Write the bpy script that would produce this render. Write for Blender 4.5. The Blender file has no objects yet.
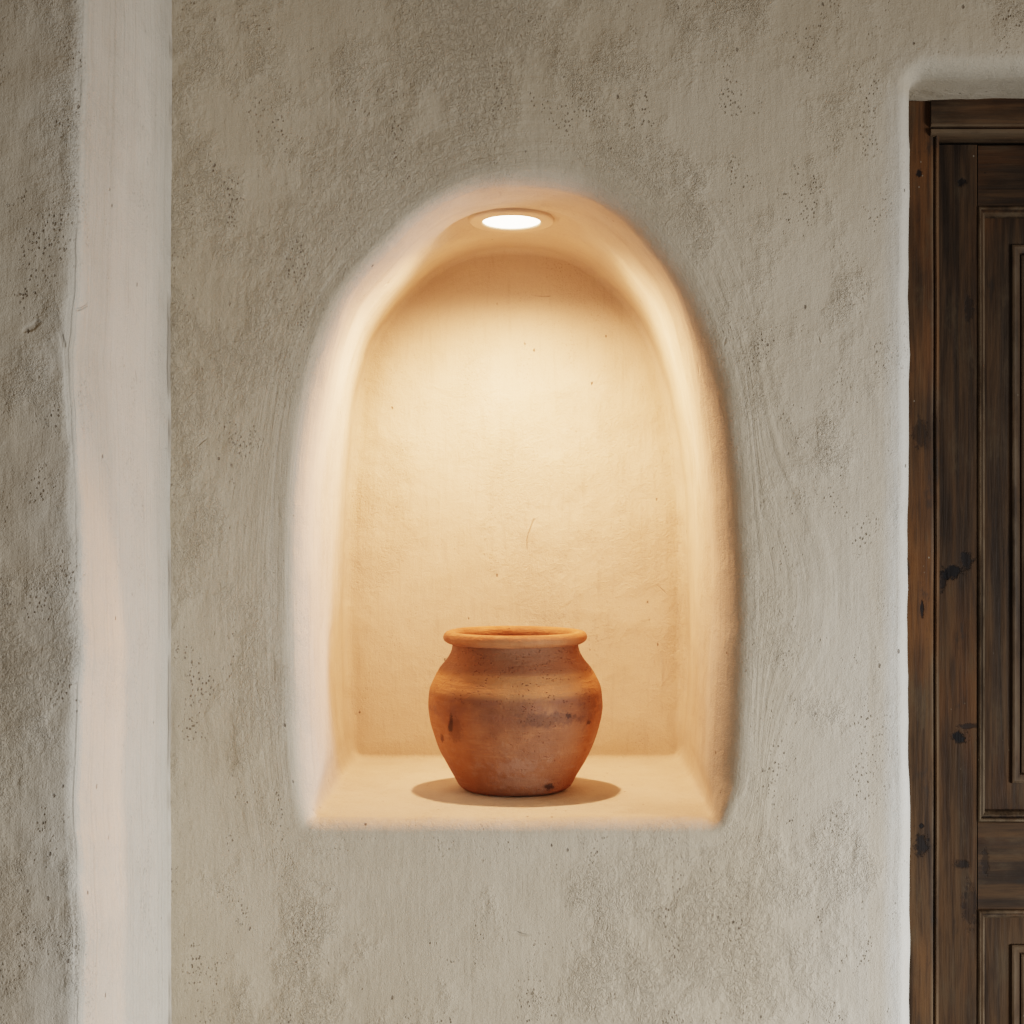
import bpy, bmesh, math, random
import numpy as np
from mathutils import Vector, noise

random.seed(4)
F, D, CZ = 1700.0, 2.1, 1.5          # focal length in pixels, camera distance to the wall, eye height
CX, HY = 512.0, 500.0                # principal column, horizon row of the photograph
def W(px, py, Y=0.0):
    s = (Y + D) / F
    return ((px - CX) * s, Y, CZ - (py - HY) * s)
def WX(px, Y=0.0): return W(px, 0, Y)[0]
def WZ(py, Y=0.0): return W(0, py, Y)[2]

scene = bpy.context.scene
col = scene.collection

# ------------------------------------------------------------------ helpers
def nz(p, s, seed=0.0):
    return noise.noise(Vector((p[0] * s + seed * 7.3, p[1] * s + seed * 3.1, p[2] * s - seed * 5.7)))

def link_mesh(name, verts, faces, mat, parent=None, smooth=True):
    me = bpy.data.meshes.new(name)
    me.from_pydata([tuple(v) for v in verts], [], faces)
    me.validate()
    me.update()
    if smooth:
        me.polygons.foreach_set('use_smooth', [True] * len(me.polygons))
    o = bpy.data.objects.new(name, me)
    col.objects.link(o)
    if mat: me.materials.append(mat)
    if parent: o.parent = parent
    return o

def attr(o, name, vals):
    a = o.data.attributes.new(name, 'FLOAT', 'POINT')
    a.data.foreach_set('value', [float(v) for v in vals])

def empty(name, loc, label=None, cat=None, kind=None):
    o = bpy.data.objects.new(name, None)
    o.location = loc
    o.empty_display_size = 0.05
    col.objects.link(o)
    if label: o['label'] = label
    if cat: o['category'] = cat
    if kind: o['kind'] = kind
    return o

class NT:
    """small shorthand for building node trees"""
    def __init__(self, name):
        self.m = bpy.data.materials.new(name)
        self.m.use_nodes = True
        self.t = self.m.node_tree
        self.t.nodes.clear()
        self.out = self.t.nodes.new('ShaderNodeOutputMaterial')
        self.b = self.t.nodes.new('ShaderNodeBsdfPrincipled')
        self.t.links.new(self.b.outputs[0], self.out.inputs[0])
        self.coord = self.t.nodes.new('ShaderNodeTexCoord').outputs['Object']
    def put(self, sock, v):
        if isinstance(v, bpy.types.NodeSocket): self.t.links.new(v, sock)
        else: sock.default_value = v
    def map(self, scale=(1, 1, 1), loc=(0, 0, 0), vec=None, rot=(0, 0, 0)):
        n = self.t.nodes.new('ShaderNodeMapping')
        self.t.links.new(vec or self.coord, n.inputs['Vector'])
        n.inputs['Scale'].default_value = scale
        n.inputs['Location'].default_value = loc
        n.inputs['Rotation'].default_value = rot
        return n.outputs[0]
    def noise(self, scale, detail=4, rough=0.55, vec=None, dist=0.0):
        n = self.t.nodes.new('ShaderNodeTexNoise')
        self.t.links.new(vec or self.coord, n.inputs['Vector'])
        n.inputs['Scale'].default_value = scale
        n.inputs['Detail'].default_value = detail
        n.inputs['Roughness'].default_value = rough
        n.inputs['Distortion'].default_value = dist
        return n.outputs['Fac']
    def voro(self, scale, vec=None, feature='F1', rnd=1.0):
        n = self.t.nodes.new('ShaderNodeTexVoronoi')
        n.feature = feature
        self.t.links.new(vec or self.coord, n.inputs['Vector'])
        n.inputs['Scale'].default_value = scale
        n.inputs['Randomness'].default_value = rnd
        return n.outputs['Distance']
    def ramp(self, fac, lo, hi, a=0.0, b=1.0):
        n = self.t.nodes.new('ShaderNodeMapRange')
        n.interpolation_type = 'SMOOTHSTEP'
        self.put(n.inputs['Value'], fac)
        n.inputs['From Min'].default_value = lo
        n.inputs['From Max'].default_value = hi
        n.inputs['To Min'].default_value = a
        n.inputs['To Max'].default_value = b
        return n.outputs[0]
    def math(self, op, a, b=0.0, c=None):
        n = self.t.nodes.new('ShaderNodeMath')
        n.operation = op
        self.put(n.inputs[0], a); self.put(n.inputs[1], b)
        if c is not None: self.put(n.inputs[2], c)
        return n.outputs[0]
    def mul(self, a, b): return self.math('MULTIPLY', a, b)
    def add(self, a, b): return self.math('ADD', a, b)
    def mix(self, fac, a, b, mode='MIX'):
        n = self.t.nodes.new('ShaderNodeMix')
        n.data_type = 'RGBA'; n.blend_type = mode
        self.put(n.inputs[0], fac)
        self.put(n.inputs[6], a if isinstance(a, bpy.types.NodeSocket) else (*a, 1))
        self.put(n.inputs[7], b if isinstance(b, bpy.types.NodeSocket) else (*b, 1))
        return n.outputs[2]
    def attr(self, name):
        n = self.t.nodes.new('ShaderNodeAttribute')
        n.attribute_name = name
        return n.outputs['Fac']
    def sep(self, vec=None):
        n = self.t.nodes.new('ShaderNodeSeparateXYZ')
        self.t.links.new(vec or self.coord, n.inputs[0])
        return n.outputs
    def bump(self, h, strength=1.0, dist=0.001, prev=None):
        n = self.t.nodes.new('ShaderNodeBump')
        n.inputs['Strength'].default_value = strength
        n.inputs['Distance'].default_value = dist
        self.put(n.inputs['Height'], h)
        if prev is not None: self.t.links.new(prev, n.inputs['Normal'])
        return n.outputs[0]
    def done(self, colour, rough, normal=None, spec=0.3):
        self.put(self.b.inputs['Base Color'], colour)
        self.put(self.b.inputs['Roughness'], rough)
        self.b.inputs['Specular IOR Level'].default_value = spec
        if normal is not None: self.t.links.new(normal, self.b.inputs['Normal'])
        return self.m

# ------------------------------------------------------------------ materials
def plaster(name, base, dark, white, rough_amt=1.0, pink=False, fine=1.0, inner=False):
    n = NT(name)
    wash_light = n.attr('wash_light')
    calm = n.attr('calm')
    big = n.noise(3.2, 5, 0.55)
    mid = n.noise(14, 5, 0.6)
    grain = n.noise(230, 4, 0.65)
    gritty = n.noise(620, 2, 0.6)
    streak = n.noise(60, 4, 0.6, vec=n.map((2.2, 2.2, 0.22)))
    hstreak = n.noise(60, 4, 0.6, vec=n.map((0.35, 0.6, 2.2)))
    patches = n.mul(n.ramp(n.add(n.mul(n.noise(5.5, 4, 0.6, vec=n.map((1.25, 1, 0.75), (3, 1, 2))), 0.7), n.mul(mid, 0.3)), 0.46, 0.60), n.math('SUBTRACT', 1.0, n.mul(calm, 0.8)))
    # worm-like scratches left by dragged grit
    drag = n.noise(135, 3, 0.6, vec=n.map((1.0, 1.0, 0.75), rot=(0, 0.5, 0)), dist=0.9)
    worm = n.ramp(n.math('ABSOLUTE', n.math('SUBTRACT', drag, 0.5)), 0.0, 0.05)
    cell = n.voro(235, vec=n.map((1, 1, 0.8)))
    pitmask = n.ramp(n.noise(13, 5, 0.7, vec=n.map((1.3, 1, 0.8), (7, 2, 5))), 0.50, 0.66)
    ragged = n.mul(n.math('SUBTRACT', n.noise(420, 3, 0.7), 0.5), 1.0)
    pit = n.mul(n.ramp(n.add(cell, n.mul(ragged, 0.6)), 0.34, 0.14), n.mul(pitmask, n.math('SUBTRACT', 1.0, n.mul(calm, 1.3 if inner else 0.8))))
    pit = n.math('MAXIMUM', pit, 0.0)
    c = n.mix(n.ramp(big, 0.32, 0.7), dark, base)
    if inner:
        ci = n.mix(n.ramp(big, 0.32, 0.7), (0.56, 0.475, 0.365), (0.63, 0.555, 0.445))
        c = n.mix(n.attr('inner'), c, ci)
        c = n.mix(n.mul(n.attr('crease_shade'), 0.42), c, (0.40, 0.285, 0.165))  # corner shade painted into the colour along the back fillet
    c = n.mix(n.mul(n.ramp(mid, 0.4, 0.75), 0.30), c, tuple(x * 1.08 for x in base))
    c = n.mix(n.mul(patches, 0.05), c, tuple(x * y for x, y in zip(dark, (0.86, 0.80, 0.70))))
    c = n.mix(n.mul(n.math('SUBTRACT', 1.0, worm), n.mul(patches, 0.12)), c, tuple(x * y for x, y in zip(dark, (0.62, 0.52, 0.40))))
    wash_light_n = n.mul(wash_light, n.ramp(n.add(n.mul(streak, 0.6), n.mul(mid, 0.4)), 0.28, 0.6, 0.68, 1.0))
    c = n.mix(wash_light_n, c, white)
    if pink:
        c = n.mix(n.mul(n.attr('pink'), n.ramp(streak, 0.3, 0.7, 0.7, 1.0)), c, (0.61, 0.54, 0.435))
    c = n.mix(n.mul(pit, 0.8), c, (0.17, 0.12, 0.075))
    c = n.mix(n.ramp(gritty, 0.52, 0.70, 0.0, 0.16), c, (0.24, 0.185, 0.12))
    c = n.mix(n.ramp(gritty, 0.46, 0.32, 0.0, 0.12), c, (0.66, 0.60, 0.50))
    # a few dark lone specks
    sp = n.mul(n.ramp(n.add(n.voro(42, vec=n.map((1.2, 1, 0.75), rot=(0, 0.3, 0))), n.mul(ragged, 0.16)), 0.09, 0.05), n.ramp(n.noise(17, 2, 0.5, vec=n.map((1, 1, 1), (1, 8, 3))), 0.53, 0.6))
    c = n.mix(n.mul(sp, 0.75), c, (0.15, 0.11, 0.075))
    c = n.mix(n.mul(n.ramp(streak, 0.52, 0.72), 0.15), c, (0.25, 0.20, 0.14))
    cf = n.noise(5, 2, 0.5, vec=n.map((1, 1, 0.7), (11, 4, 9), rot=(0, 0.6, 0)))
    crack = n.mul(n.ramp(n.math('ABSOLUTE', n.math('SUBTRACT', cf, 0.5)), 0.0045, 0.0012), n.ramp(n.noise(8, 3, 0.6, vec=n.map((1, 1, 1), (2, 9, 6))), 0.63, 0.67))
    c = n.mix(n.mul(crack, 0.2), c, (0.17, 0.12, 0.075))
    ra = n.add(n.mul(patches, 0.75), 0.25)
    cv = n.t.nodes.new('ShaderNodeCombineXYZ')
    n.put(cv.inputs[0], n.mul(n.attr('ringd'), 95.0)); n.put(cv.inputs[1], n.mul(n.attr('ringt'), 9.0))
    stroke = n.noise(1.0, 4, 0.6, vec=cv.outputs[0])
    ringm = n.attr('ringm')
    c = n.mix(n.mul(n.mul(ringm, n.ramp(stroke, 0.52, 0.68)), 0.16), c, (0.26, 0.205, 0.14))
    c = n.mix(n.mul(n.mul(ringm, n.ramp(stroke, 0.46, 0.32)), 0.14), c, (0.62, 0.57, 0.48))
    h = n.mul(grain, n.mul(ra, 1.15))
    h = n.add(h, n.mul(n.mul(stroke, ringm), 1.3))
    h = n.add(h, n.mul(worm, n.mul(patches, 0.33)))
    h = n.add(h, n.mul(gritty, n.add(n.mul(ra, 0.60), 0.18)))
    h = n.add(h, n.mul(crack, -0.8))
    h = n.add(h, n.mul(streak, 0.45))
    h = n.add(h, n.mul(hstreak, n.mul(patches, 0.5)))
    h = n.add(h, n.mul(n.add(pit, sp), -0.9))
    h = n.add(h, n.mul(n.attr('cut'), -2.4))
    nm = n.bump(mid, 1.0, 0.0038 * rough_amt)
    nm = n.bump(h, 1.0, 0.0017 * rough_amt * fine, nm)
    c = n.mix(n.mul(n.attr('cut'), 0.45), c, (0.16, 0.115, 0.07))
    return n.done(c, 0.92, nm, 0.15)

M_wall = plaster('plaster_grey', (0.495, 0.410, 0.298), (0.450, 0.364, 0.254), (0.58, 0.54, 0.46))
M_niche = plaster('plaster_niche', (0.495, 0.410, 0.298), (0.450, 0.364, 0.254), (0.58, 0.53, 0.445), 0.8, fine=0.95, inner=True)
M_left = plaster('plaster_pier', (0.46, 0.39, 0.292), (0.41, 0.338, 0.248), (0.55, 0.498, 0.41), 1.05, True)

def wood(name, axis='z', knots=(), tone=1.0, seed=0.0, orange=0.5):
    n = NT(name)
    sc = {'z': (1, 1, 0.055), 'x': (0.055, 1, 1)}[axis]
    v = n.map(sc, (seed, seed * 0.7, seed * 1.3))
    warp = n.noise(6, 3, 0.5, vec=n.map((1, 1, 0.5) if axis == 'z' else (0.5, 1, 1), (seed * 2, 0, 0)))
    g1 = n.noise(60, 5, 0.6, vec=v, dist=0.6)
    g2 = n.noise(260, 3, 0.6, vec=v)
    tone_n = n.noise(7, 4, 0.6, vec=n.map((1, 1, 0.3) if axis == 'z' else (0.3, 1, 1), (seed * 3, 1, 4)))
    blot = n.noise(28, 5, 0.65, vec=n.map((1, 1, 0.45) if axis == 'z' else (0.45, 1, 1), (2, seed, 4)))
    k = tone * 1.15
    c = n.mix(n.ramp(g1, 0.34, 0.66), (0.013 * k, 0.0072 * k, 0.0033 * k), (0.052 * k, 0.029 * k, 0.0135 * k))
    c = n.mix(n.mul(n.ramp(tone_n, 0.47, 0.68), orange), c, (0.100 * k, 0.041 * k, 0.012 * k))
    c = n.mix(n.mul(n.ramp(blot, 0.54, 0.70), 0.55), c, (0.050 * k, 0.034 * k, 0.018 * k))
    c = n.mix(n.mul(n.ramp(blot, 0.42, 0.28), 0.75), c, (0.016 * k, 0.013 * k, 0.010 * k))
    c = n.mix(n.mul(n.ramp(g2, 0.46, 0.68), 0.5), c, (0.020 * k, 0.012 * k, 0.007 * k))
    edge = n.attr('wear')
    c = n.mix(n.mul(edge, n.ramp(blot, 0.35, 0.6, 0.25, 0.8)), c, (0.15 * k, 0.110 * k, 0.070 * k))
    hole = n.mul(n.ramp(n.voro(45), 0.055, 0.03), n.ramp(n.noise(11, 2, 0.5), 0.5, 0.56))
    c = n.mix(n.mul(hole, 0.9), c, (0.006, 0.005, 0.004))
    h = n.add(n.mul(g1, 0.7), n.add(n.mul(g2, 0.6), n.mul(blot, 0.5)))
    xyz = n.sep()
    for (kx, kz, rx, rz, amt) in knots:
        wob = n.mul(n.math('SUBTRACT', n.noise(95, 5, 0.7), 0.5), 3.0)
        dx = n.math('DIVIDE', n.math('SUBTRACT', xyz[0], kx), rx)
        dz = n.math('DIVIDE', n.math('SUBTRACT', xyz[2], kz), rz)
        d = n.add(n.math('SQRT', n.add(n.mul(dx, dx), n.mul(dz, dz))), wob)
        f = n.ramp(d, 1.15, 0.55)
        c = n.mix(n.mul(f, amt), c, (0.007, 0.006, 0.0055))
        h = n.add(h, n.mul(f, -0.6 * amt))
    speck = n.mul(n.ramp(n.voro(70, vec=n.map((1, 1, 0.8), (4, 3, 1))), 0.085, 0.05), n.ramp(n.noise(9, 2, 0.5, vec=n.map((1, 1, 1), (9, seed, 1))), 0.55, 0.62))
    c = n.mix(n.mul(speck, 0.45), c, (0.30, 0.26, 0.20))
    nm = n.bump(h, 0.9, 0.0012)
    return n.done(c, n.ramp(g1, 0.3, 0.7, 0.58, 0.75), nm, 0.12)

def terracotta(name, rim=False):
    n = NT(name)
    xyz = n.sep()
    big = n.noise(11, 5, 0.6)
    mid = n.noise(40, 6, 0.65)
    fine = n.noise(260, 4, 0.65)
    turn = n.noise(90, 4, 0.6, vec=n.map((0.25, 0.25, 3.0)))
    c = n.mix(n.ramp(big, 0.3, 0.7), (0.31, 0.120, 0.047), (0.45, 0.190, 0.078))
    c = n.mix(n.mul(n.ramp(mid, 0.5, 0.72), 0.30), c, (0.30, 0.105, 0.042))
    c = n.mix(n.mul(n.ramp(turn, 0.5, 0.72), 0.25), c, (0.60, 0.29, 0.13))
    if not rim:
        z = xyz[2]
        # front darkened as painted shade, sooty belly band, pale lime bloom low down, scuffed ledge under the neck
        c = n.mix(n.mul(n.ramp(xyz[1], -0.045, -0.115, 0.0, 0.8), n.ramp(n.noise(16, 4, 0.6, vec=n.map((1, 1, 1), (3, 3, 8))), 0.3, 0.6, 0.5, 1.0)), c, (0.125, 0.052, 0.027))
        band = n.mul(n.ramp(z, 0.085, 0.115), n.ramp(z, 0.150, 0.132))
        c = n.mix(n.mul(band, n.ramp(n.noise(26, 5, 0.65, vec=n.map((1, 1, 2.2), (5, 2, 1))), 0.45, 0.62, 0.08, 0.62)), c, (0.20, 0.085, 0.048))
        low = n.ramp(z, 0.10, 0.0)
        c = n.mix(n.mul(low, 0.42), c, (0.23, 0.105, 0.055))
        bloom = n.mul(n.ramp(n.noise(34, 6, 0.7, vec=n.map((1, 1, 1.3), (1, 6, 2))), 0.52, 0.72), n.ramp(z, 0.115, 0.02, 0.0, 0.28))
        c = n.mix(bloom, c, (0.47, 0.33, 0.235))
        ledge = n.mul(n.ramp(z, 0.130, 0.140), n.ramp(z, 0.172, 0.162))
        c = n.mix(n.mul(ledge, 0.5), c, (0.52, 0.235, 0.09))
        c = n.mix(n.mul(n.ramp(z, 0.160, 0.168), 0.6), c, (0.19, 0.085, 0.045))  # collar darkened, the rim's shadow painted into the clay colour
        scuff = n.mul(n.ramp(n.voro(210, vec=n.map((1, 1, 1.6))), 0.32, 0.12), n.ramp(z, 0.10, 0.14, 0.35, 1.0))
        scuff = n.mul(scuff, n.ramp(n.noise(45, 3, 0.6, vec=n.map((0.6, 0.6, 2.5))), 0.48, 0.6))
        c = n.mix(n.mul(scuff, 0.65), c, (0.12, 0.046, 0.02))
        for (px, pz, rx, rz, amt, colr) in [(-0.086, 0.098, 0.0035, 0.012, 0.85, (0.03, 0.017, 0.011)), (-0.080, 0.092, 0.010, 0.022, 0.4, (0.08, 0.04, 0.022)),
                                      (-0.099, 0.075, 0.003, 0.006, 0.7, (0.05, 0.02, 0.012)),
                                      (0.044, 0.0125, 0.007, 0.006, 0.85, (0.022, 0.017, 0.014)), (0.098, 0.098, 0.004, 0.004, 0.8, (0.03, 0.016, 0.01)),
                                      (0.044, 0.108, 0.046, 0.011, 0.65, (0.095, 0.045, 0.026)), (0.070, 0.111, 0.006, 0.005, 0.75, (0.03, 0.018, 0.013)),
                                      (0.095, 0.118, 0.014, 0.028, 0.35, (0.12, 0.05, 0.025)),
                                      (0.0, 0.043, 0.034, 0.012, 0.16, (0.42, 0.31, 0.24)), (0.004, 0.022, 0.045, 0.012, 0.15, (0.46, 0.34, 0.26))]:
            wob = n.mul(n.math('SUBTRACT', n.noise(120, 4, 0.7), 0.5), 2.4)
            dx = n.math('DIVIDE', n.math('SUBTRACT', xyz[0], px), rx)
            dz = n.math('DIVIDE', n.math('SUBTRACT', z, pz), rz)
            d = n.add(n.math('SQRT', n.add(n.mul(dx, dx), n.mul(dz, dz))), wob)
            front = n.ramp(xyz[1], -0.005, -0.03)
            c = n.mix(n.mul(n.mul(n.ramp(d, 1.2, 0.5), front), amt), c, colr)
    speck = n.mul(n.ramp(n.voro(120), 0.16, 0.08), n.ramp(mid, 0.50, 0.6))
    c = n.mix(n.mul(speck, 0.5), c, (0.10, 0.045, 0.025))
    h = n.add(n.mul(mid, 0.9), n.add(n.mul(fine, 0.35), n.mul(turn, 0.5)))
    if not rim: h = n.add(h, n.mul(scuff, -0.8))
    h = n.add(h, n.mul(speck, -0.6))
    nm = n.bump(h, 1.0, 0.0027)
    return n.done(c, n.ramp(mid, 0.3, 0.7, 0.62, 0.85), nm, 0.25)

# ------------------------------------------------------------------ the niche outlines (measured half-widths)
def outline(rows, apex, bottom, nb, ns, Y, smooth_it=6):
    """rows: (py, centre, half width) from low to high; closed loop: bottom left->right, right side up, left side down"""
    def resample(pts, n):
        pts = np.array(pts, float)
        # smooth through a dense polyline
        d = np.r_[0, np.cumsum(np.hypot(*np.diff(pts, axis=0).T))]
        t = np.linspace(0, d[-1], 600)
        q = np.c_[np.interp(t, d, pts[:, 0]), np.interp(t, d, pts[:, 1])]
        k = np.hanning(45); k /= k.sum()
        pad = np.r_[2 * q[0] - q[1:23][::-1], q, 2 * q[-1] - q[-23:-1][::-1]]
        pad = np.vstack([2 * q[0] - q[1:23][::-1], q, np.c_[2 * q[-1][0] - q[-23:-1][::-1][:, 0], q[-23:-1][::-1][:, 1]]])
        q2 = np.c_[np.convolve(pad[:, 0], k, 'valid'), np.convolve(pad[:, 1], k, 'valid')]
        d = np.r_[0, np.cumsum(np.hypot(*np.diff(q2, axis=0).T))]
        t = np.linspace(0, d[-1], n)
        return np.c_[np.interp(t, d, q2[:, 0]), np.interp(t, d, q2[:, 1])]
    right = resample([(c + h, y) for y, c, h in rows] + [apex], ns + 1)
    left = resample([(c - h, y) for y, c, h in rows] + [apex], ns + 1)[::-1]
    left = left[1:]
    y0, y1 = left[-1], right[0]
    bt = np.linspace(0, 1, nb + 2)[1:-1]
    bot = np.c_[y0[0] + (y1[0] - y0[0]) * bt, y0[1] + (y1[1] - y0[1]) * bt]
    px = np.vstack([bot, right, left])
    return np.array([[WX(p[0], Y), WZ(p[1], Y)] for p in px])

NB, NS = 90, 190
front_rows = [(821.5, 513, 203), (809, 513, 206), (790, 513, 209), (747, 512.5, 213), (700, 512.5, 215), (640, 512.5, 216.5), (565, 512.5, 217), (491, 511, 214),
              (443, 511, 210.5), (394, 511, 203.5), (345, 511.5, 192), (296, 513.5, 173), (270, 517, 156), (247, 519.5, 134.5), (222, 521, 114), (199, 522, 84), (187, 521, 60), (181, 520, 38)]
back_rows = [(759.5, 517, 163), (746, 517, 166), (700, 515.5, 171), (638, 514.5, 172.5), (565, 515, 171), (491, 516, 168.5), (443, 514.5, 163), (394, 513, 156.5),
             (345, 511.5, 142), (318, 513, 126), (296, 513.5, 107.5), (275, 514, 86), (262, 515, 66), (254, 516, 48), (250.5, 516, 30)]
YB = 0.525
Mo = outline(front_rows, (519, 178.5), None, NB, NS, 0.02)
Bo = outline(back_rows, (516, 248.5), None, NB, NS, YB)
N = len(Mo)

def normals(P):
    t = np.roll(P, -1, axis=0) - np.roll(P, 1, axis=0)
    nrm = np.c_[t[:, 1], -t[:, 0]]
    return nrm / np.linalg.norm(nrm, axis=1)[:, None]
def csmooth(a, it):
    for _ in range(it): a = (np.roll(a, 1, axis=0) + 2 * a + np.roll(a, -1, axis=0)) / 4
    return a
Mo = csmooth(Mo, 6); Bo = csmooth(Bo, 10)
Mn = csmooth(normals(Mo), 10); Mn /= np.linalg.norm(Mn, axis=1)[:, None]

# how round the lip is at each point: soft on sides and vault, crisp at the sill
isbot = np.zeros(N); isbot[:NB] = 1; isbot[NB:NB + 8] = 1; isbot[-8:] = 1
isbot = csmooth(isbot, 14)
istop = np.clip((Mo[:, 1] - WZ(400)) / 0.16, 0, 1); istop = istop * istop * (3 - 2 * istop)
soft = (1 - isbot)
rside = np.clip((Mo[:, 0] + 0.12) / 0.24, 0, 1); rside = rside * rside * (3 - 2 * rside)
ro = soft * ((0.012 + 0.015 * rside) - 0.004 * istop) + 0.015 * isbot
ri = soft * (0.015 - 0.006 * istop) + 0.006 * isbot
ry = soft * (0.070 - 0.045 * istop) + 0.024 * isbot

# ---- the rectangle of wall round the niche; the door opening lies to the right of XR
ZT, XL, XR = 2.60, -0.75, WX(868)
NBo, idxR = NB, NB + 110            # outline indices: right edge of the rectangle takes [NB, idxR)
idxL = N - 110
rect = np.zeros((N, 2))
for i in range(NB): rect[i] = (XL + (XR - XL) * (i + 1) / (NB + 1), 0)
nr = idxR - NB
right_z = [ZT * k / nr for k in range(nr + 1)]
for k in range(nr): rect[NB + k] = (XR, right_z[k])
ntop = idxL - idxR
for k in range(ntop): rect[idxR + k] = (XR + (XL - XR) * k / ntop, ZT)
for k in range(N - idxL): rect[idxL + k] = (XL, ZT * (1 - k / (N - idxL - 1)))

rings, tags = [], []                 # each ring: N 3-D points; tag: (distance outside the lip)
WR = 74
outer = Mo + Mn * ro[:, None]
for j in range(WR):
    s = 1 - (j / WR)
    s = s ** 2.0
    P = outer * (1 - s) + rect * s
    # keep near rings parallel to the lip
    near = outer + Mn * (s * np.clip(((rect - outer) * Mn).sum(1), 0.10, 0.30))[:, None]
    w = max(0.0, 1 - s / 0.12) ** 2
    P = P * (1 - w) + near * w
    rings.append(np.c_[P[:, 0], np.zeros(N), P[:, 1]])
SEAM = len(rings); seam_v0 = SEAM * N                    # wall / niche boundary ring
ER = 18
for j in range(ER + 1):
    th = math.pi / 2 * j / ER
    off = ro - (ro + ri) * math.sin(th)
    y = ry * (1 - math.cos(th))
    P = Mo + Mn * off[:, None]
    rings.append(np.c_[P[:, 0], y, P[:, 1]])
throat = rings[-1].copy()
Bn = normals(Bo)
RB = 0.024 * (1 - isbot) + 0.012 * isbot
RB = RB - 0.010 * np.clip((Bo[:, 1] - WZ(420, YB)) / 0.15, 0, 1)
JR = 34
for j in range(1, JR + 1):
    t = j / JR
    y1 = YB - RB
    P = throat[:, [0, 2]] * (1 - t) + Bo * t
    rings.append(np.c_[P[:, 0], throat[:, 1] * (1 - t) + y1 * t, P[:, 1]])
FR = 8
for j in range(1, FR + 1):
    th = math.pi / 2 * j / FR
    P = Bo - Bn * (RB * 0.7 * (1 - math.cos(th)))[:, None]
    rings.append(np.c_[P[:, 0], YB - RB + RB * math.sin(th), P[:, 1]])
cen = np.array([WX(516, YB), WZ(560, YB)])
inner = csmooth(rings[-1][:, [0, 2]], 4)
BR = 60
for j in range(1, BR):
    t = j / BR
    P = csmooth(inner, int(t * 200)) * (1 - t) + cen * t
    rings.append(np.c_[P[:, 0], np.full(N, YB), P[:, 1]])
R = len(rings)
V = np.vstack(rings + [np.array([[cen[0], YB, cen[1]]])])
faces = []
for j in range(R - 1):
    a, b = j * N, (j + 1) * N
    for i in range(N):
        k = (i + 1) % N
        faces.append((a + i, a + k, b + k, b + i))
for i in range(N): faces.append(((R - 1) * N + i, (R - 1) * N + (i + 1) % N, R * N))

# ---- the wall round the door opening (reveal), from XR rightwards
XD0 = WX(915.5)                        # left edge of the opening
XD1, ZD = XD0 + 0.885, WZ(71)        # right edge, lintel height
XRR = 2.4
path = []                            # opening path with matching outer boundary point
lft = [(XD0, ZD * k / nr) for k in range(nr + 1)]
npt = 80
path = [((XD0, (ZD - 0.02) * (k / nr)), (XR, right_z[k])) for k in range(nr + 1)]
for k in range(1, 9):
    a = math.pi / 2 * k / 9
    path.append(((XD0 + 0.02 * (1 - math.cos(a)), ZD - 0.02 + 0.02 * math.sin(a)), (XR + (XD0 - XR) * k / 9, ZT)))
for k in range(npt + 1): path.append(((XD0 + 0.02 + (XD1 - XD0 - 0.04) * k / npt, ZD), (XD0 + (XD1 - XD0) * k / npt, ZT)))
for k in range(1, 9):
    a = math.pi / 2 * k / 9
    path.append(((XD1 - 0.02 * (1 - math.sin(a)), ZD - 0.02 * (1 - math.cos(a))), (XD1 + (XRR - XD1) * k / 9, ZT)))
for k in range(nr + 1): path.append(((XD1, (ZD - 0.02) * (1 - k / nr)), (XRR, ZT * (1 - k / nr))))
Pi = np.array([p[0] for p in path]); Po = np.array([p[1] for p in path])
tn = np.gradient(Pi, axis=0); Pn = np.c_[-tn[:, 1], tn[:, 0]]; Pn /= np.linalg.norm(Pn, axis=1)[:, None] + 1e-9   # outward from the opening
wob = np.array([0.003 * nz((p[0], 0, p[1]), 9, 2) + 0.0012 * nz((p[0], 0, p[1]), 30, 5) for p in Pi])
Pi = Pi + Pn * wob[:, None]
K = len(Pi)
drings = []
er_o, er_y = 0.021, 0.045
DW = 34
for j in range(DW):
    s = (1 - j / DW) ** 1.6
    P = (Pi + Pn * er_o) * (1 - s) + Po * s
    drings.append(np.c_[P[:, 0], np.zeros(K), P[:, 1]])
for j in range(15):
    th = math.pi / 2 * j / 14
    P = Pi + Pn * (er_o * (1 - math.sin(th)))
    drings.append(np.c_[P[:, 0], np.full(K, er_y * (1 - math.cos(th))), P[:, 1]])
for j in range(1, 13):
    drings.append(np.c_[Pi[:, 0], np.full(K, er_y + (0.23 - er_y) * j / 12), Pi[:, 1]])
base_i = len(V)
V = np.vstack([V] + drings)
for j in range(len(drings) - 1):
    a, b = base_i + j * K, base_i + (j + 1) * K
    for i in range(K - 1): faces.append((a + i, b + i, b + i + 1, a + i + 1))

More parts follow.
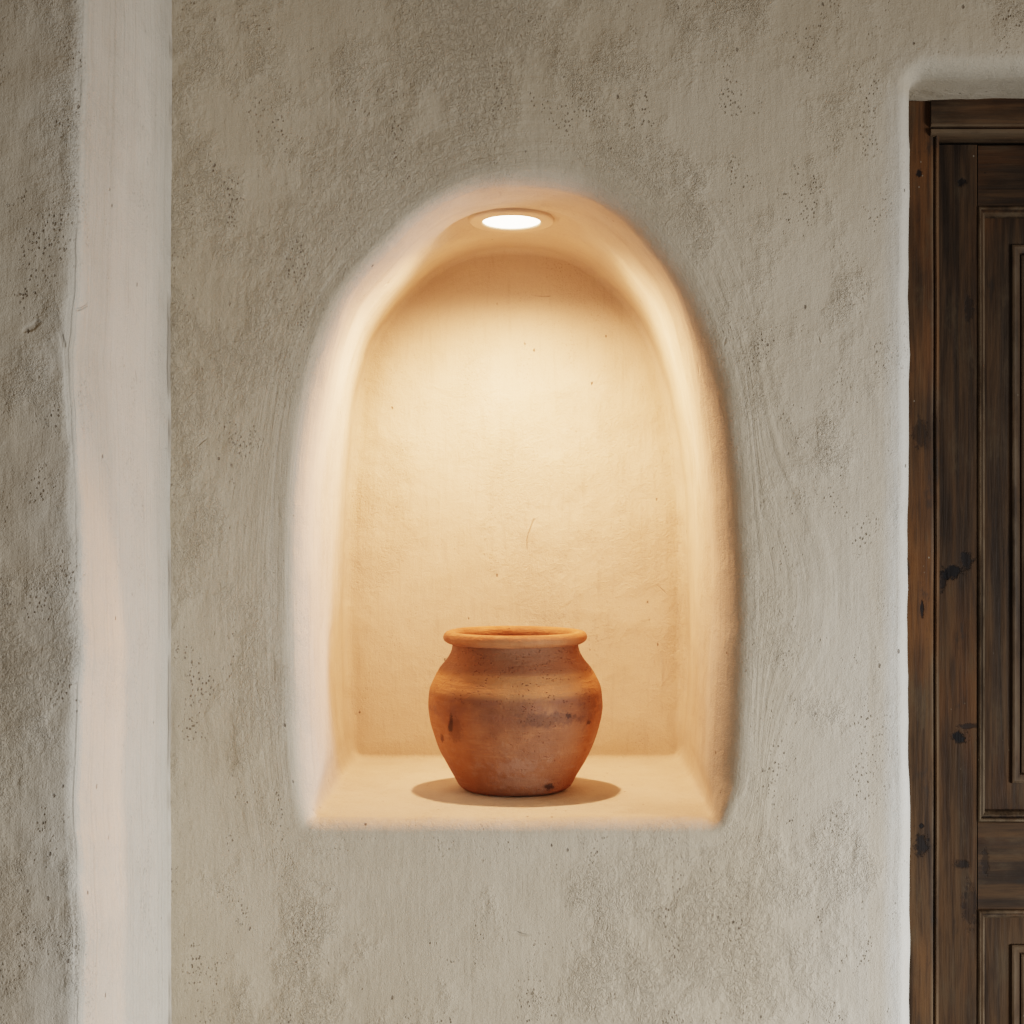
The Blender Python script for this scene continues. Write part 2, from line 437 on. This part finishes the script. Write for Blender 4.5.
# ---- hand-worked unevenness along the surface normals
def vertex_normals(V, faces):
    q = np.array([f if len(f) == 4 else (*f, f[2]) for f in faces])
    n = np.cross(V[q[:, 2]] - V[q[:, 0]], V[q[:, 3]] - V[q[:, 1]])
    tri = q[:, 2] == q[:, 3]
    n[tri] = np.cross(V[q[tri, 1]] - V[q[tri, 0]], V[q[tri, 2]] - V[q[tri, 0]])
    out = np.zeros_like(V)
    for c in range(4): np.add.at(out, q[:, c], n)
    return out / (np.linalg.norm(out, axis=1)[:, None] + 1e-12)
VN = vertex_normals(V, faces)
if VN[0, 1] > 0:
    faces = [tuple(reversed(f)) for f in faces]; VN = -VN
for i in range(len(V)):
    p = V[i]
    a = 0.0030 * nz(p, 5.5, 1) + 0.0010 * nz(p, 17, 2) + 0.0004 * nz(p, 45, 3)
    if p[1] > 0.02 and p[2] < 1.13 and R * N > i: a *= 0.35        # the sill is flatter
    if i < seam_v0:
        dd = np.linalg.norm(rings[i // N][i % N][[0, 2]] - outer[i % N]); sf = 1 - isbot[i % N]
        rr = 0.088 + 0.012 * nz(p, 3.5, 31)
        a += 0.0011 * sf * max(0, 0.35 + nz(p, 4, 33)) * (math.exp(-((dd - rr) / 0.009) ** 2) - 0.8 * math.exp(-((dd - rr - 0.016) / 0.008) ** 2))
    V[i] = p + VN[i] * a
# the vault is floated flat where the downlight sits
YLT = (1.89 - 1.5) * F / (HY - 221) - D
LX, LZ, TILT = WX(511.5, YLT), WZ(221, YLT), math.radians(5.0)
for i in range(seam_v0, R * N):
    p = V[i]
    if p[2] > 1.62 and p[1] < YB - 0.02:
        d = math.hypot(p[0] - LX, p[1] - YLT)
        if d < 0.118:
            t = min(1, max(0, (0.118 - d) / 0.060)); t = t * t * (3 - 2 * t)
            zt = LZ + 0.003 - (p[1] - YLT) * math.tan(TILT)
            V[i][2] = p[2] * (1 - t) + zt * t
VN = vertex_normals(V, faces)

# masks that follow the plasterer's hand: lime wash along the lips, calm (smoothed) zones; plus painted left-lip daylight and crease shade
dist_n = np.zeros(len(V)); isn = np.zeros(len(V), bool)
ang = np.zeros(len(V))
for j in range(R):
    sl = slice(j * N, (j + 1) * N)
    if j < SEAM:
        dist_n[sl] = np.linalg.norm(rings[j][:, [0, 2]] - outer, axis=1)
    else:
        isn[sl] = True
isn[R * N] = True
side = np.zeros(len(V))
wash_light = np.zeros(len(V)); calm = np.zeros(len(V)); cut = np.zeros(len(V)); inner_ = np.zeros(len(V)); ringd = np.zeros(len(V)); crease_shade = np.zeros(len(V)); ringt = np.zeros(len(V)); ringm = np.zeros(len(V))
for i in range(len(V)):
    p = V[i]
    nn = 0.5 + 0.5 * nz(p, 9, 4)
    if i < R * N:
        ringt[i] = (i % N) / N
        jj = i // N
        ringd[i] = dist_n[i] if not isn[i] else -0.0035 * (jj - SEAM)
        sb = 1 - isbot[i % N]
        if not isn[i]: ringm[i] = max(0, 1 - dist_n[i] / 0.17) ** 0.8 * (0.25 + 0.75 * sb)
        else:
            cr = (jj - (SEAM + ER + JR + FR)); crease_shade[i] = math.exp(-(cr / 4.5) ** 2) if cr > 0 else math.exp(-(cr / 7.0) ** 2)
            crease_shade[i] *= 0.6 + 0.4 * nz(p, 12, 15)
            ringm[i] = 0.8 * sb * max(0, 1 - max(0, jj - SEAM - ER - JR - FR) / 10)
    if i < R * N and not isn[i]:
        d = dist_n[i]
        k = i % N
        top = min(1, max(0, (1.80 - p[2]) / 0.5))
        bot_dim = 1 - 0.75 * isbot[k]
        lw = 0.4 if p[0] < 0 else 0.2
        wash_light[i] = max(0, 1 - d / (0.028 + 0.018 * nn)) ** 0.8 * 0.4 * top * bot_dim * lw
        calm[i] = max(0, 1 - d / 0.09) * 0.55
        # crease where the hand-finished lip meets the floated wall
        cr = abs(d - (0.030 + 0.010 * nz(p, 4, 8)))
        cut[i] = 0.06 * max(0, 1 - cr / 0.003) * max(0, nz(p, 11, 9) + 0.1) * bot_dim
        dx = XR - p[0]
        if dx < 0.14 and p[2] < ZD: wash_light[i] = max(wash_light[i], 0.40 * (1 - dx / 0.14) * min(1, max(0, (2.0 - p[2]) / 0.7)))
    elif i > R * N:
        j = (i - base_i) // K
        if p[1] > 0.004: d = 0
        else: d = max(0, min(abs(p[0] - XD0), 9) - er_o) if p[2] < ZD - 0.01 else max(0, math.hypot(max(0, XD0 - p[0]), p[2] - ZD) - er_o)
        g = 0.40 + 0.60 * min(1, max(0, (2.05 - p[2]) / 0.7))
        wash_light[i] = g * (max(0, 1 - d / 0.022) * 0.95 + max(0, 1 - d / 0.16) * 0.35)
        wash_light[i] = min(1, wash_light[i])
        if p[1] > 0.03: wash_light[i] *= 0.5
        if p[2] > ZD - 0.02: wash_light[i] *= 0.35
        calm[i] = max(0, 1 - d / 0.05) * 0.8
    else:
        j = i // N
        k = i % N
        lw = (0.4 + 1.2 * min(1, max(0, (j - SEAM) / 12)) if p[0] < 0 else 0.2)  # left lip whitened further, daylight painted into the colour
        top = min(1, max(0, (1.80 - p[2]) / 0.5))
        w0 = 0.4 * lw * top * (1 - 0.75 * isbot[k])
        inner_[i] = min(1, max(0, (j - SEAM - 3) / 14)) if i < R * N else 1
        wash_light[i] = w0 if j < SEAM + ER + 4 else max(0.0, w0 - (j - SEAM - ER - 4) * 0.05)
        calm[i] = 0.55

def subset(name, pick, mat, parent=None):
    """faces whose vertices are all in the picked set become one mesh, keeping the joint normals"""
    fs = [f for f in faces if pick(f)]
    ids = sorted({v for f in fs for v in f}); ix = {v: k for k, v in enumerate(ids)}
    o = link_mesh(name, [V[v] for v in ids], [tuple(ix[v] for v in f) for f in fs], mat, parent)
    for nm, arr in (('wash_light', wash_light), ('calm', calm), ('cut', cut), ('inner', inner_), ('crease_shade', crease_shade), ('ringd', ringd), ('ringt', ringt), ('ringm', ringm)): attr(o, nm, [arr[v] for v in ids])
    o.data.normals_split_custom_set_from_vertices([tuple(VN[v]) for v in ids])
    return o
seam_v = SEAM * N
wall = subset('wall_back', lambda f: min(f) < seam_v or min(f) > R * N, M_wall)
wall['kind'] = 'structure'
# blend: same wash on both sides of the seam, so the colour change at the lip stays soft
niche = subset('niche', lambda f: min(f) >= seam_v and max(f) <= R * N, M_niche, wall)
niche['label'] = 'arched recess with a rounded lip, smooth warm-lit plaster'

# ------------------------------------------------------------------ left pier: bright flank + darker front face
edge_tab = [(-200, 86), (0, 86), (100, 84), (200, 81), (300, 76), (350, 72), (420, 75), (520, 79), (650, 82), (760, 77), (830, 78), (900, 81), (1000, 82), (1300, 80)]
ey = [a for a, _ in edge_tab]; ex = [b for _, b in edge_tab]
YP = -0.30
NZ = 420
prof_n = []
LV, Lw, Lp, Lc, Lk = [], [], [], [], []
Ld, Lt, Lm = [], [], []
xin = WX(173.5, 0.0)
cols = None
for k in range(NZ + 1):
    z = 2.6 * k / NZ
    py = HY + (CZ - z) * F / (YP + D)
    xc = WX(np.interp(py, ey, ex) + 1.8 * nz((0, 0, z), 14, 3) + 1.0 * nz((0, 0, z), 40, 6), YP)
    xi = xin + 0.0015 * nz((0, 0, z), 8, 7)
    pts = []
    r = 0.016
    A = np.array([xi + 0.001, 0.03]); Cc = np.array([xc, YP]); E = np.array([xc - 0.85, YP + 0.02])
    d1 = (Cc - A) / np.linalg.norm(Cc - A); d2 = (E - Cc) / np.linalg.norm(E - Cc)
    for s in np.linspace(0, 1, 60): pts.append((A + (Cc - d1 * r - A) * s, s * 0.93))
    p0, p2 = Cc - d1 * r, Cc + d2 * r
    for s in np.linspace(0, 1, 15)[1:-1]:
        pts.append(((1 - s) ** 2 * p0 + 2 * s * (1 - s) * Cc + s * s * p2, 0.93 + 0.07 * s))
    for s in np.linspace(0, 1, 90): pts.append((p2 + (E - p2) * s ** 1.5, 1.0 + s * s))
    cols = len(pts)
    for (q, u) in pts:
        LV.append((q[0], q[1], z))
        n1 = nz((q[0], q[1], z), 12, 3)
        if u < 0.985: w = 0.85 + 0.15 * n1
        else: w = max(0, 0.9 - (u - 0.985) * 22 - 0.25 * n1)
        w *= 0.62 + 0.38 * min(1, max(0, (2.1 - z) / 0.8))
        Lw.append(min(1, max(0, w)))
        Lp.append(max(0, 1 - (abs(u - 0.45) / 0.26) ** 4) * 0.75 * (1 if u < 0.9 else 0))
        Lc.append(0.75 if u < 0.97 else 0.0); Ld.append(u * 0.55); Lt.append(z * 0.16 + 3.3); Lm.append(1.0 if u < 0.97 else 0.0)
        Lk.append(min(1, max(0, 0.25 + 2.2 * nz((0, 0, z), 5, 12) + 1.6 * nz((0, 0, z), 28, 13))) if (q[1] > -0.012 and u < 0.5) else (0.8 * max(0, nz((0, 0, z), 7, 21) - 0.1) if 0.955 < u < 0.985 else 0))
LF = []
for k in range(NZ):
    for i in range(cols - 1):
        a = k * cols + i
        LF.append((a, a + cols, a + cols + 1, a + 1))
LV = np.array(LV)
LN = vertex_normals(LV, LF)
if LN[cols * 10 + cols - 10, 1] > 0: LF = [tuple(reversed(f)) for f in LF]; LN = -LN
for i in range(len(LV)):
    p = LV[i]; u = i % cols
    k = 0.35 if u < 58 else 1.0
    LV[i] = p + LN[i] * k * (0.0030 * nz(p, 7, 1) + 0.0018 * nz(p, 22, 2) + 0.0009 * nz(p, 60, 3))
left = link_mesh('wall_left', LV, LF, M_left)
attr(left, 'wash_light', Lw); attr(left, 'pink', Lp); attr(left, 'calm', Lc); attr(left, 'cut', Lk)
attr(left, 'ringd', Ld); attr(left, 'ringt', Lt); attr(left, 'ringm', Lm)
left['kind'] = 'structure'

# ------------------------------------------------------------------ the door
door = empty('door_1', (0.965, 0.18, 0), kind='structure')
DO = Vector(door.location)
def wear_attr(o, cw): attr(o, 'wear', cw)

YF, YL = 0.150, 0.180
def sweep(name, prof, path, mat, parent, closed=False, wear=None, jitter=0.0012):
    """prof: (across, y) points, across measured inward from the path's outer line; path: list of (corner xz, miter xz direction)"""
    vs, ws = [], []
    for (c, d) in path:
        for i, (a, y) in enumerate(prof):
            p = np.array([c[0] + d[0] * a, y, c[1] + d[1] * a])
            p[1] += jitter * nz(p, 8, 3)
            p[0] += jitter * nz(p, 5, 5)
            vs.append(Vector(p) - DO); ws.append(wear[i] if wear else 0)
    m = len(prof); fs = []
    n = len(path)
    for j in range(n if closed else n - 1):
        b = (j + 1) % n
        for i in range(m - 1): fs.append((j * m + i, j * m + i + 1, b * m + i + 1, b * m + i))
    if not closed:
        fs.append(tuple(range(m))[::-1]); fs.append(tuple((n - 1) * m + i for i in range(m)))
    o = link_mesh(name, vs, fs, mat, parent, smooth=False)
    o.data.polygons.foreach_set('use_smooth', [True] * len(o.data.polygons))
    bm = bmesh.new(); bm.from_mesh(o.data); bmesh.ops.recalc_face_normals(bm, faces=bm.faces); bm.to_mesh(o.data); bm.free()
    o.data.set_sharp_from_angle(angle=math.radians(38))
    wear_attr(o, ws)
    return o

xj_out, xj_in = XD0 - 0.004, WX(940.5, YF)
zh_in = WZ(137, YF)
zh_out = ZD + 0.004
# jamb profile (across from the outer edge to the opening): rounded face, groove, bead
def frame_prof(wid):
    g = wid - 0.0080
    return [(0.0, YF + 0.075), (0.0, YF + 0.010), (0.004, YF + 0.003), (0.010, YF), (g - 0.006, YF), (g - 0.0014, YF + 0.001), (g - 0.0007, YF + 0.004), (g + 0.0007, YF + 0.004),
            (g + 0.0014, YF + 0.001), (g + 0.0025, YF - 0.0015), (g + 0.0052, YF), (wid - 0.0008, YF + 0.004), (wid, YF + 0.010), (wid, YF + 0.075)]
fw_l = xj_in - xj_out
fwear = [0, 0, .5, .15, 0, .45, 0, 0, .55, .35, .15, .35, 0, 0]
kn = lambda px, py, rx, ry_, a, Y: (WX(px, Y) - DO.x, WZ(py, Y), rx, ry_, a)
W_jamb = wood('wood_jamb', 'z', [kn(919, 173, .004, .006, .9, YF), kn(922, 610, .0025, .012, .9, YF), kn(921, 845, .012, .014, .8, YF), kn(920, 435, .010, .02, .5, YF), kn(921, 826, .003, .003, .9, YF)], 1.25, 1.7, 0.65)
W_head = wood('wood_head', 'x', [], 1.25, 3.1, 0.35)
W_stile = wood('wood_stile', 'z', [kn(952, 572, .016, .010, .95, YL), kn(966, 560, .010, .012, .8, YL), kn(943, 580, .005, .02, .7, YL), kn(959, 737, .011, .009, .97, YL), kn(970, 726, .016, .004, .7, YL),
                                   kn(962, 183, .007, .006, .85, YL), kn(962, 865, .012, .006, .7, YL), kn(970, 905, .012, .03, .5, YL), kn(969, 308, .006, .02, .5, YL)], 1.0, 0.4, 0.45)
W_rail = wood('wood_rail', 'x', [kn(985, 862, .006, .02, .5, YL)], 1.0, 5.2, 0.5)
W_panel = wood('wood_panel', 'z', [], 0.95, 2.6, 0.5)
W_mould = wood('wood_moulding', 'z', [], 0.95, 7.7, 0.35)

xr_out, xr_in = XD1 + 0.004, XD1 - (xj_in - XD0)
NSEG = 24
zl = [zh_in * k / NSEG for k in range(NSEG + 1)]
def upright(name, x, sgn, wid, mat):
    pr = frame_prof(wid)
    # jamb runs up behind the head rail's shoulder
    pth = [((x, z), (sgn, 0)) for z in np.linspace(0.0, zh_out - 0.006, NSEG + 1)]
    return sweep(name, pr, pth, mat, door, wear=fwear)
upright('jamb', xj_out, 1, fw_l, W_jamb)
upright('jamb', xr_out, -1, fw_l, W_jamb)
hw = zh_out - zh_in
hx0 = WX(930, YF)
hp = [(0.0, YF + 0.075), (0.0, YF - 0.002), (hw - 0.016, YF - 0.003), (hw - 0.0135, YF - 0.001), (hw - 0.0125, YF + 0.003), (hw - 0.0105, YF + 0.003), (hw - 0.009, YF - 0.002), (hw - 0.004, YF - 0.002), (hw, YF + 0.006), (hw, YF + 0.075)]
hp = [(q, y if y > YF + 0.05 else y - 0.0045) for q, y in hp]
sweep('head', hp, [((x, zh_out), (0, -1)) for x in np.linspace(hx0, xr_out - fw_l + (xj_in - hx0), 20)], W_head, door, wear=[0, 0, .2, .6, 0, 0, .5, .5, .3, 0])

# leaf: two stiles, three rails, two fielded panels with mitred mouldings
lx0, lx1 = xj_in + 0.002, xr_in - 0.002
sx = WX(977.5, YL)                   # inner edge of the left stile
sxr = lx1 - (sx - lx0)
ztop = zh_in - 0.004
def slab(name, x0, x1, z0, z1, y, mat, cham=0.0018, th=0.040, nseg=10, parent=None, axis='z', wear=0.5):
    """bevelled board as a swept profile"""
    if axis == 'z':
        wdt = x1 - x0
        pr = [(0, y + th), (0, y + cham), (cham, y), (wdt - cham, y), (wdt, y + cham), (wdt, y + th)]
        return sweep(name, pr, [((x0, z), (1, 0)) for z in np.linspace(z0, z1, nseg)], mat, parent or door, wear=[0, wear, wear * .5, wear * .5, wear, 0], jitter=0.0006)
    wdt = z1 - z0
    pr = [(0, y + th), (0, y + cham), (cham, y), (wdt - cham, y), (wdt, y + cham), (wdt, y + th)]
    return sweep(name, pr, [((x, z1), (0, -1)) for x in np.linspace(x0, x1, nseg)], mat, parent or door, wear=[0, wear, wear * .5, wear * .5, wear, 0], jitter=0.0006)

slab('stile', lx0, sx, 0.008, ztop, YL, W_stile, wear=0.12)
slab('stile', sxr, lx1, 0.008, ztop, YL, W_stile, wear=0.12)
z_tr = WZ(206, YL)
z_m1, z_m0 = WZ(822, YL), WZ(910, YL)
z_b1 = 0.19
rails = [(z_tr, ztop), (z_m0, z_m1), (0.008, z_b1)]
for (a, b) in rails: slab('rail', sx + 0.0008, sxr - 0.0008, a, b, YL + 0.0006, W_rail, axis='x', wear=0.15)

def ring_path(x0, x1, z0, z1):
    r2 = 1.0
    return [((x0, z0), (r2, r2)), ((x0, z1), (r2, -r2)), ((x1, z1), (-r2, -r2)), ((x1, z0), (-r2, r2))]
def subdiv_path(p, n=12):
    out = []
    for i in range(4):
        (c0, d0), (c1, d1) = p[i], p[(i + 1) % 4]
        out.append((c0, d0))
        # intermediate points keep the side's own inward direction plus a linear blend of the mitre along the side
        for k in range(1, n):
            t = k / n
            c = (c0[0] + (c1[0] - c0[0]) * t, c0[1] + (c1[1] - c0[1]) * t)
            out.append((c, (d0[0] + (d1[0] - d0[0]) * t, d0[1] + (d1[1] - d0[1]) * t)))
    return out
def fielded_panel(z0, z1):
    x0, x1 = sx, sxr
    # flat sunk margin, double step, raised centre field
    pr = [(0.004, YL + 0.016), (0.0495, YL + 0.016), (0.0505, YL + 0.012), (0.0530, YL + 0.011), (0.0610, YL + 0.015), (0.0640, YL + 0.0225), (0.0610, YL + 0.0225), (0.0640, YL + 0.016), (0.0665, YL + 0.015), (0.0700, YL + 0.020), (0.0910, YL + 0.008), (0.0920, YL + 0.0075)]
    pth = subdiv_path(ring_path(x0, x1, z0, z1))
    o = sweep('panel', pr, pth, W_panel, door, closed=True, wear=[0, .15, .5, .5, .1, 0, 0, .3, .4, 0, .35, .1], jitter=0.0005)
    bm = bmesh.new(); bm.from_mesh(o.data)
    bm.verts.ensure_lookup_table()
    m = len(pr)
    bm.faces.new([bm.verts[k * m + m - 1] for k in range(len(pth))])
    bmesh.ops.recalc_face_normals(bm, faces=bm.faces)
    bm.to_mesh(o.data); bm.free()
    mp = [(0.0, YL + 0.018), (0.0, YL + 0.0005), (0.0012, YL - 0.0015), (0.0036, YL - 0.0025), (0.0050, YL - 0.0005), (0.0056, YL + 0.004), (0.0068, YL + 0.004), (0.0085, YL + 0.0035), (0.0118, YL + 0.008), (0.0134, YL + 0.0135), (0.0145, YL + 0.018)]
    mo = sweep('moulding', mp, subdiv_path(ring_path(x0, x1, z0, z1)), W_mould, o, closed=True, wear=[0, .3, .8, .9, .5, 0, 0, .6, .7, .3, 0], jitter=0.0004)
    return o
fielded_panel(z_m1, z_tr)
fielded_panel(z_b1, z_m0)

# ------------------------------------------------------------------ the clay pot
def lathe(name, prof, mat, parent, nseg=128, wob=0.0008, seed=1):
    vs, fs = [], []
    m = len(prof)
    for i in range(nseg):
        a = 2 * math.pi * i / nseg
        for (r, z) in prof:
            p = (r * math.cos(a), r * math.sin(a), z)
            k = 1 + (wob * nz(p, 14, seed) + wob * 0.8 * nz(p, 35, seed + 1)) / max(r, 0.02)
            vs.append((p[0] * k, p[1] * k, z + wob * 0.7 * nz(p, 9, seed + 3)))
    for i in range(nseg):
        j = (i + 1) % nseg
        for q in range(m - 1): fs.append((i * m + q, j * m + q, j * m + q + 1, i * m + q + 1))
    o = link_mesh(name, vs, fs, mat, parent)
    bm = bmesh.new(); bm.from_mesh(o.data)
    bmesh.ops.remove_doubles(bm, verts=bm.verts, dist=1e-6)
    bmesh.ops.recalc_face_normals(bm, faces=bm.faces)
    bm.to_mesh(o.data); bm.free()
    o.data.polygons.foreach_set('use_smooth', [True] * len(o.data.polygons))
    return o
def spline(pts, n=8):
    pts = [np.array(p, float) for p in pts]
    out = []
    for i in range(len(pts) - 1):
        p0, p1, p2, p3 = pts[max(i - 1, 0)], pts[i], pts[i + 1], pts[min(i + 2, len(pts) - 1)]
        for k in range(n):
            t = k / n
            out.append(0.5 * (2 * p1 + (p2 - p0) * t + (2 * p0 - 5 * p1 + 4 * p2 - p3) * t * t + (3 * p1 - p0 - 3 * p2 + p3) * t ** 3))
    out.append(pts[-1])
    return [tuple(p) for p in out]

floor_z = 1.5 - 0.3975
YPOT = 0.238
# sill height under the pot, read from the finished niche mesh
cand = [V[i][2] for i in range(seam_v, R * N) if abs(V[i][0]) < 0.08 and 0.14 < V[i][1] < 0.34 and V[i][2] < 1.2]
zsill = max(cand)
pot = empty('clay_pot', (WX(515.3, YPOT), YPOT, zsill + 0.0004), 'round terracotta pot with a rolled rim and sooty belly with painted front shade, standing on the niche sill', 'pot')
body_out = spline([(0.0, 0.0), (0.062, 0.0), (0.071, 0.0008), (0.0775, 0.006), (0.0845, 0.018), (0.0940, 0.034), (0.1055, 0.056), (0.1150, 0.084), (0.1190, 0.104), (0.1198, 0.118), (0.1175, 0.136), (0.1100, 0.1530), (0.1040, 0.1630)], 7)
body_out += spline([(0.1040, 0.1630), (0.1012, 0.1662), (0.0935, 0.1755), (0.0886, 0.1845), (0.0868, 0.1930), (0.0868, 0.2010)], 7)[1:]
body_in = spline([(0.0800, 0.2010), (0.0800, 0.192), (0.088, 0.178), (0.100, 0.158), (0.108, 0.135), (0.1085, 0.110), (0.100, 0.070), (0.080, 0.030), (0.060, 0.014), (0.0, 0.012)], 7)
body_out, body_in = [[(r, z * 1.015) for r, z in q] for q in (body_out, body_in)]
lathe('body', body_out + body_in, terracotta('clay_body'), pot, 144, 0.0010, 2)
rim_prof = spline([(0.0790, 0.1985), (0.0795, 0.2060), (0.0835, 0.2115), (0.0900, 0.2130), (0.0960, 0.2110), (0.0990, 0.2055), (0.0982, 0.2000), (0.0935, 0.1960), (0.0882, 0.1945), (0.0830, 0.1955), (0.0790, 0.1985)], 6)
rim_prof = [(r, 0.206 * 1.015 + (z - 0.2055) * 0.93) for r, z in rim_prof]
lathe('rim', rim_prof, terracotta('clay_rim', True), pot, 144, 0.0010, 6)

# ------------------------------------------------------------------ the recessed downlight in the vault
lamp = empty('recessed_downlight', (LX, YLT, LZ), 'small round recessed downlight glowing warm white in the vault of the niche', 'light')
lamp.rotation_euler = (-TILT, 0, 0)
n = NT('painted_trim'); M_trim = n.done(n.mix(n.noise(40), (0.60, 0.50, 0.38), (0.66, 0.56, 0.44)), 0.55, None, 0.3)
n = NT('glowing_lens')
n.put(n.b.inputs['Base Color'], (1, 0.95, 0.85, 1)); n.b.inputs['Emission Color'].default_value = (1.0, 0.86, 0.66, 1)
n.put(n.b.inputs['Emission Strength'], n.ramp(n.noise(3), 0, 1, 8.5, 9.5)); M_lens = n.m
ro_t = 0.0595
ring = spline([(0.0400, 0.012), (0.0400, 0.0005), (0.0408, -0.0022), (0.0440, -0.0032), (0.0560, -0.0026), (ro_t - 0.0008, -0.0012), (ro_t, 0.0008), (ro_t, 0.014)], 5)
lathe('trim_ring', ring, M_trim, lamp, 96, 0.0)
lathe('lens', spline([(0.0, -0.0008), (0.020, -0.0008), (0.0396, -0.0004), (0.0399, 0.006)], 5), M_lens, lamp, 96, 0.0)
ld = bpy.data.lights.new('spot', 'SPOT')
ld.energy = 43; ld.color = (1.0, 0.50, 0.30); ld.spot_size = math.radians(157); ld.spot_blend = 0.85; ld.shadow_soft_size = 0.016
sp = bpy.data.objects.new('spot', ld); col.objects.link(sp); sp.parent = lamp; sp.location = (0, 0, -0.012)
sp.rotation_euler = (math.radians(5.0), 0, 0)

# ------------------------------------------------------------------ daylight
def area(name, loc, target, sx_, sy_, e, c, spread=180):
    l = bpy.data.lights.new(name, 'AREA'); l.shape = 'RECTANGLE'; l.size = sx_; l.size_y = sy_; l.energy = e; l.color = c; l.spread = math.radians(spread)
    o = bpy.data.objects.new(name, l); col.objects.link(o); o.location = loc
    o.rotation_euler = (Vector(target) - Vector(loc)).to_track_quat('-Z', 'Y').to_euler()
    return o
area('window_daylight', (2.55, -1.72, 0.75), (-0.1, 0.0, 0.50), 0.9, 1.3, 34, (0.87, 0.915, 1.0), 85)

# the rest of the room: unseen fill as a world gradient, warm from above, cool from below
w = bpy.data.worlds.new('room_light'); scene.world = w; w.use_nodes = True
wt = w.node_tree; bg = wt.nodes['Background']
tc = wt.nodes.new('ShaderNodeTexCoord'); sx3 = wt.nodes.new('ShaderNodeSeparateXYZ')
wt.links.new(tc.outputs['Generated'], sx3.inputs[0])
mr = wt.nodes.new('ShaderNodeMapRange'); wt.links.new(sx3.outputs[2], mr.inputs[0])
mr.inputs[1].default_value = -0.6; mr.inputs[2].default_value = 0.6
wr = wt.nodes.new('ShaderNodeValToRGB'); wt.links.new(mr.outputs[0], wr.inputs[0])
wr.color_ramp.elements[0].color = (0.70, 0.80, 0.88, 1); wr.color_ramp.elements[1].color = (1.0, 0.69, 0.37, 1)
wt.links.new(wr.outputs[0], bg.inputs[0]); bg.inputs[1].default_value = 0.222

# ------------------------------------------------------------------ camera
cd = bpy.data.cameras.new('camera'); cam = bpy.data.objects.new('camera', cd); col.objects.link(cam)
cd.sensor_width = 36; cd.lens = F / 1024 * 36; cd.clip_start = 0.05
cd.shift_y = -(512 - HY) / 1024.0
cam.location = (0, -D, CZ); cam.rotation_euler = (math.pi / 2, 0, 0)
scene.camera = cam
scene.view_settings.view_transform = 'Filmic'
scene.view_settings.look = 'Medium High Contrast'
scene.view_settings.exposure = 0.0
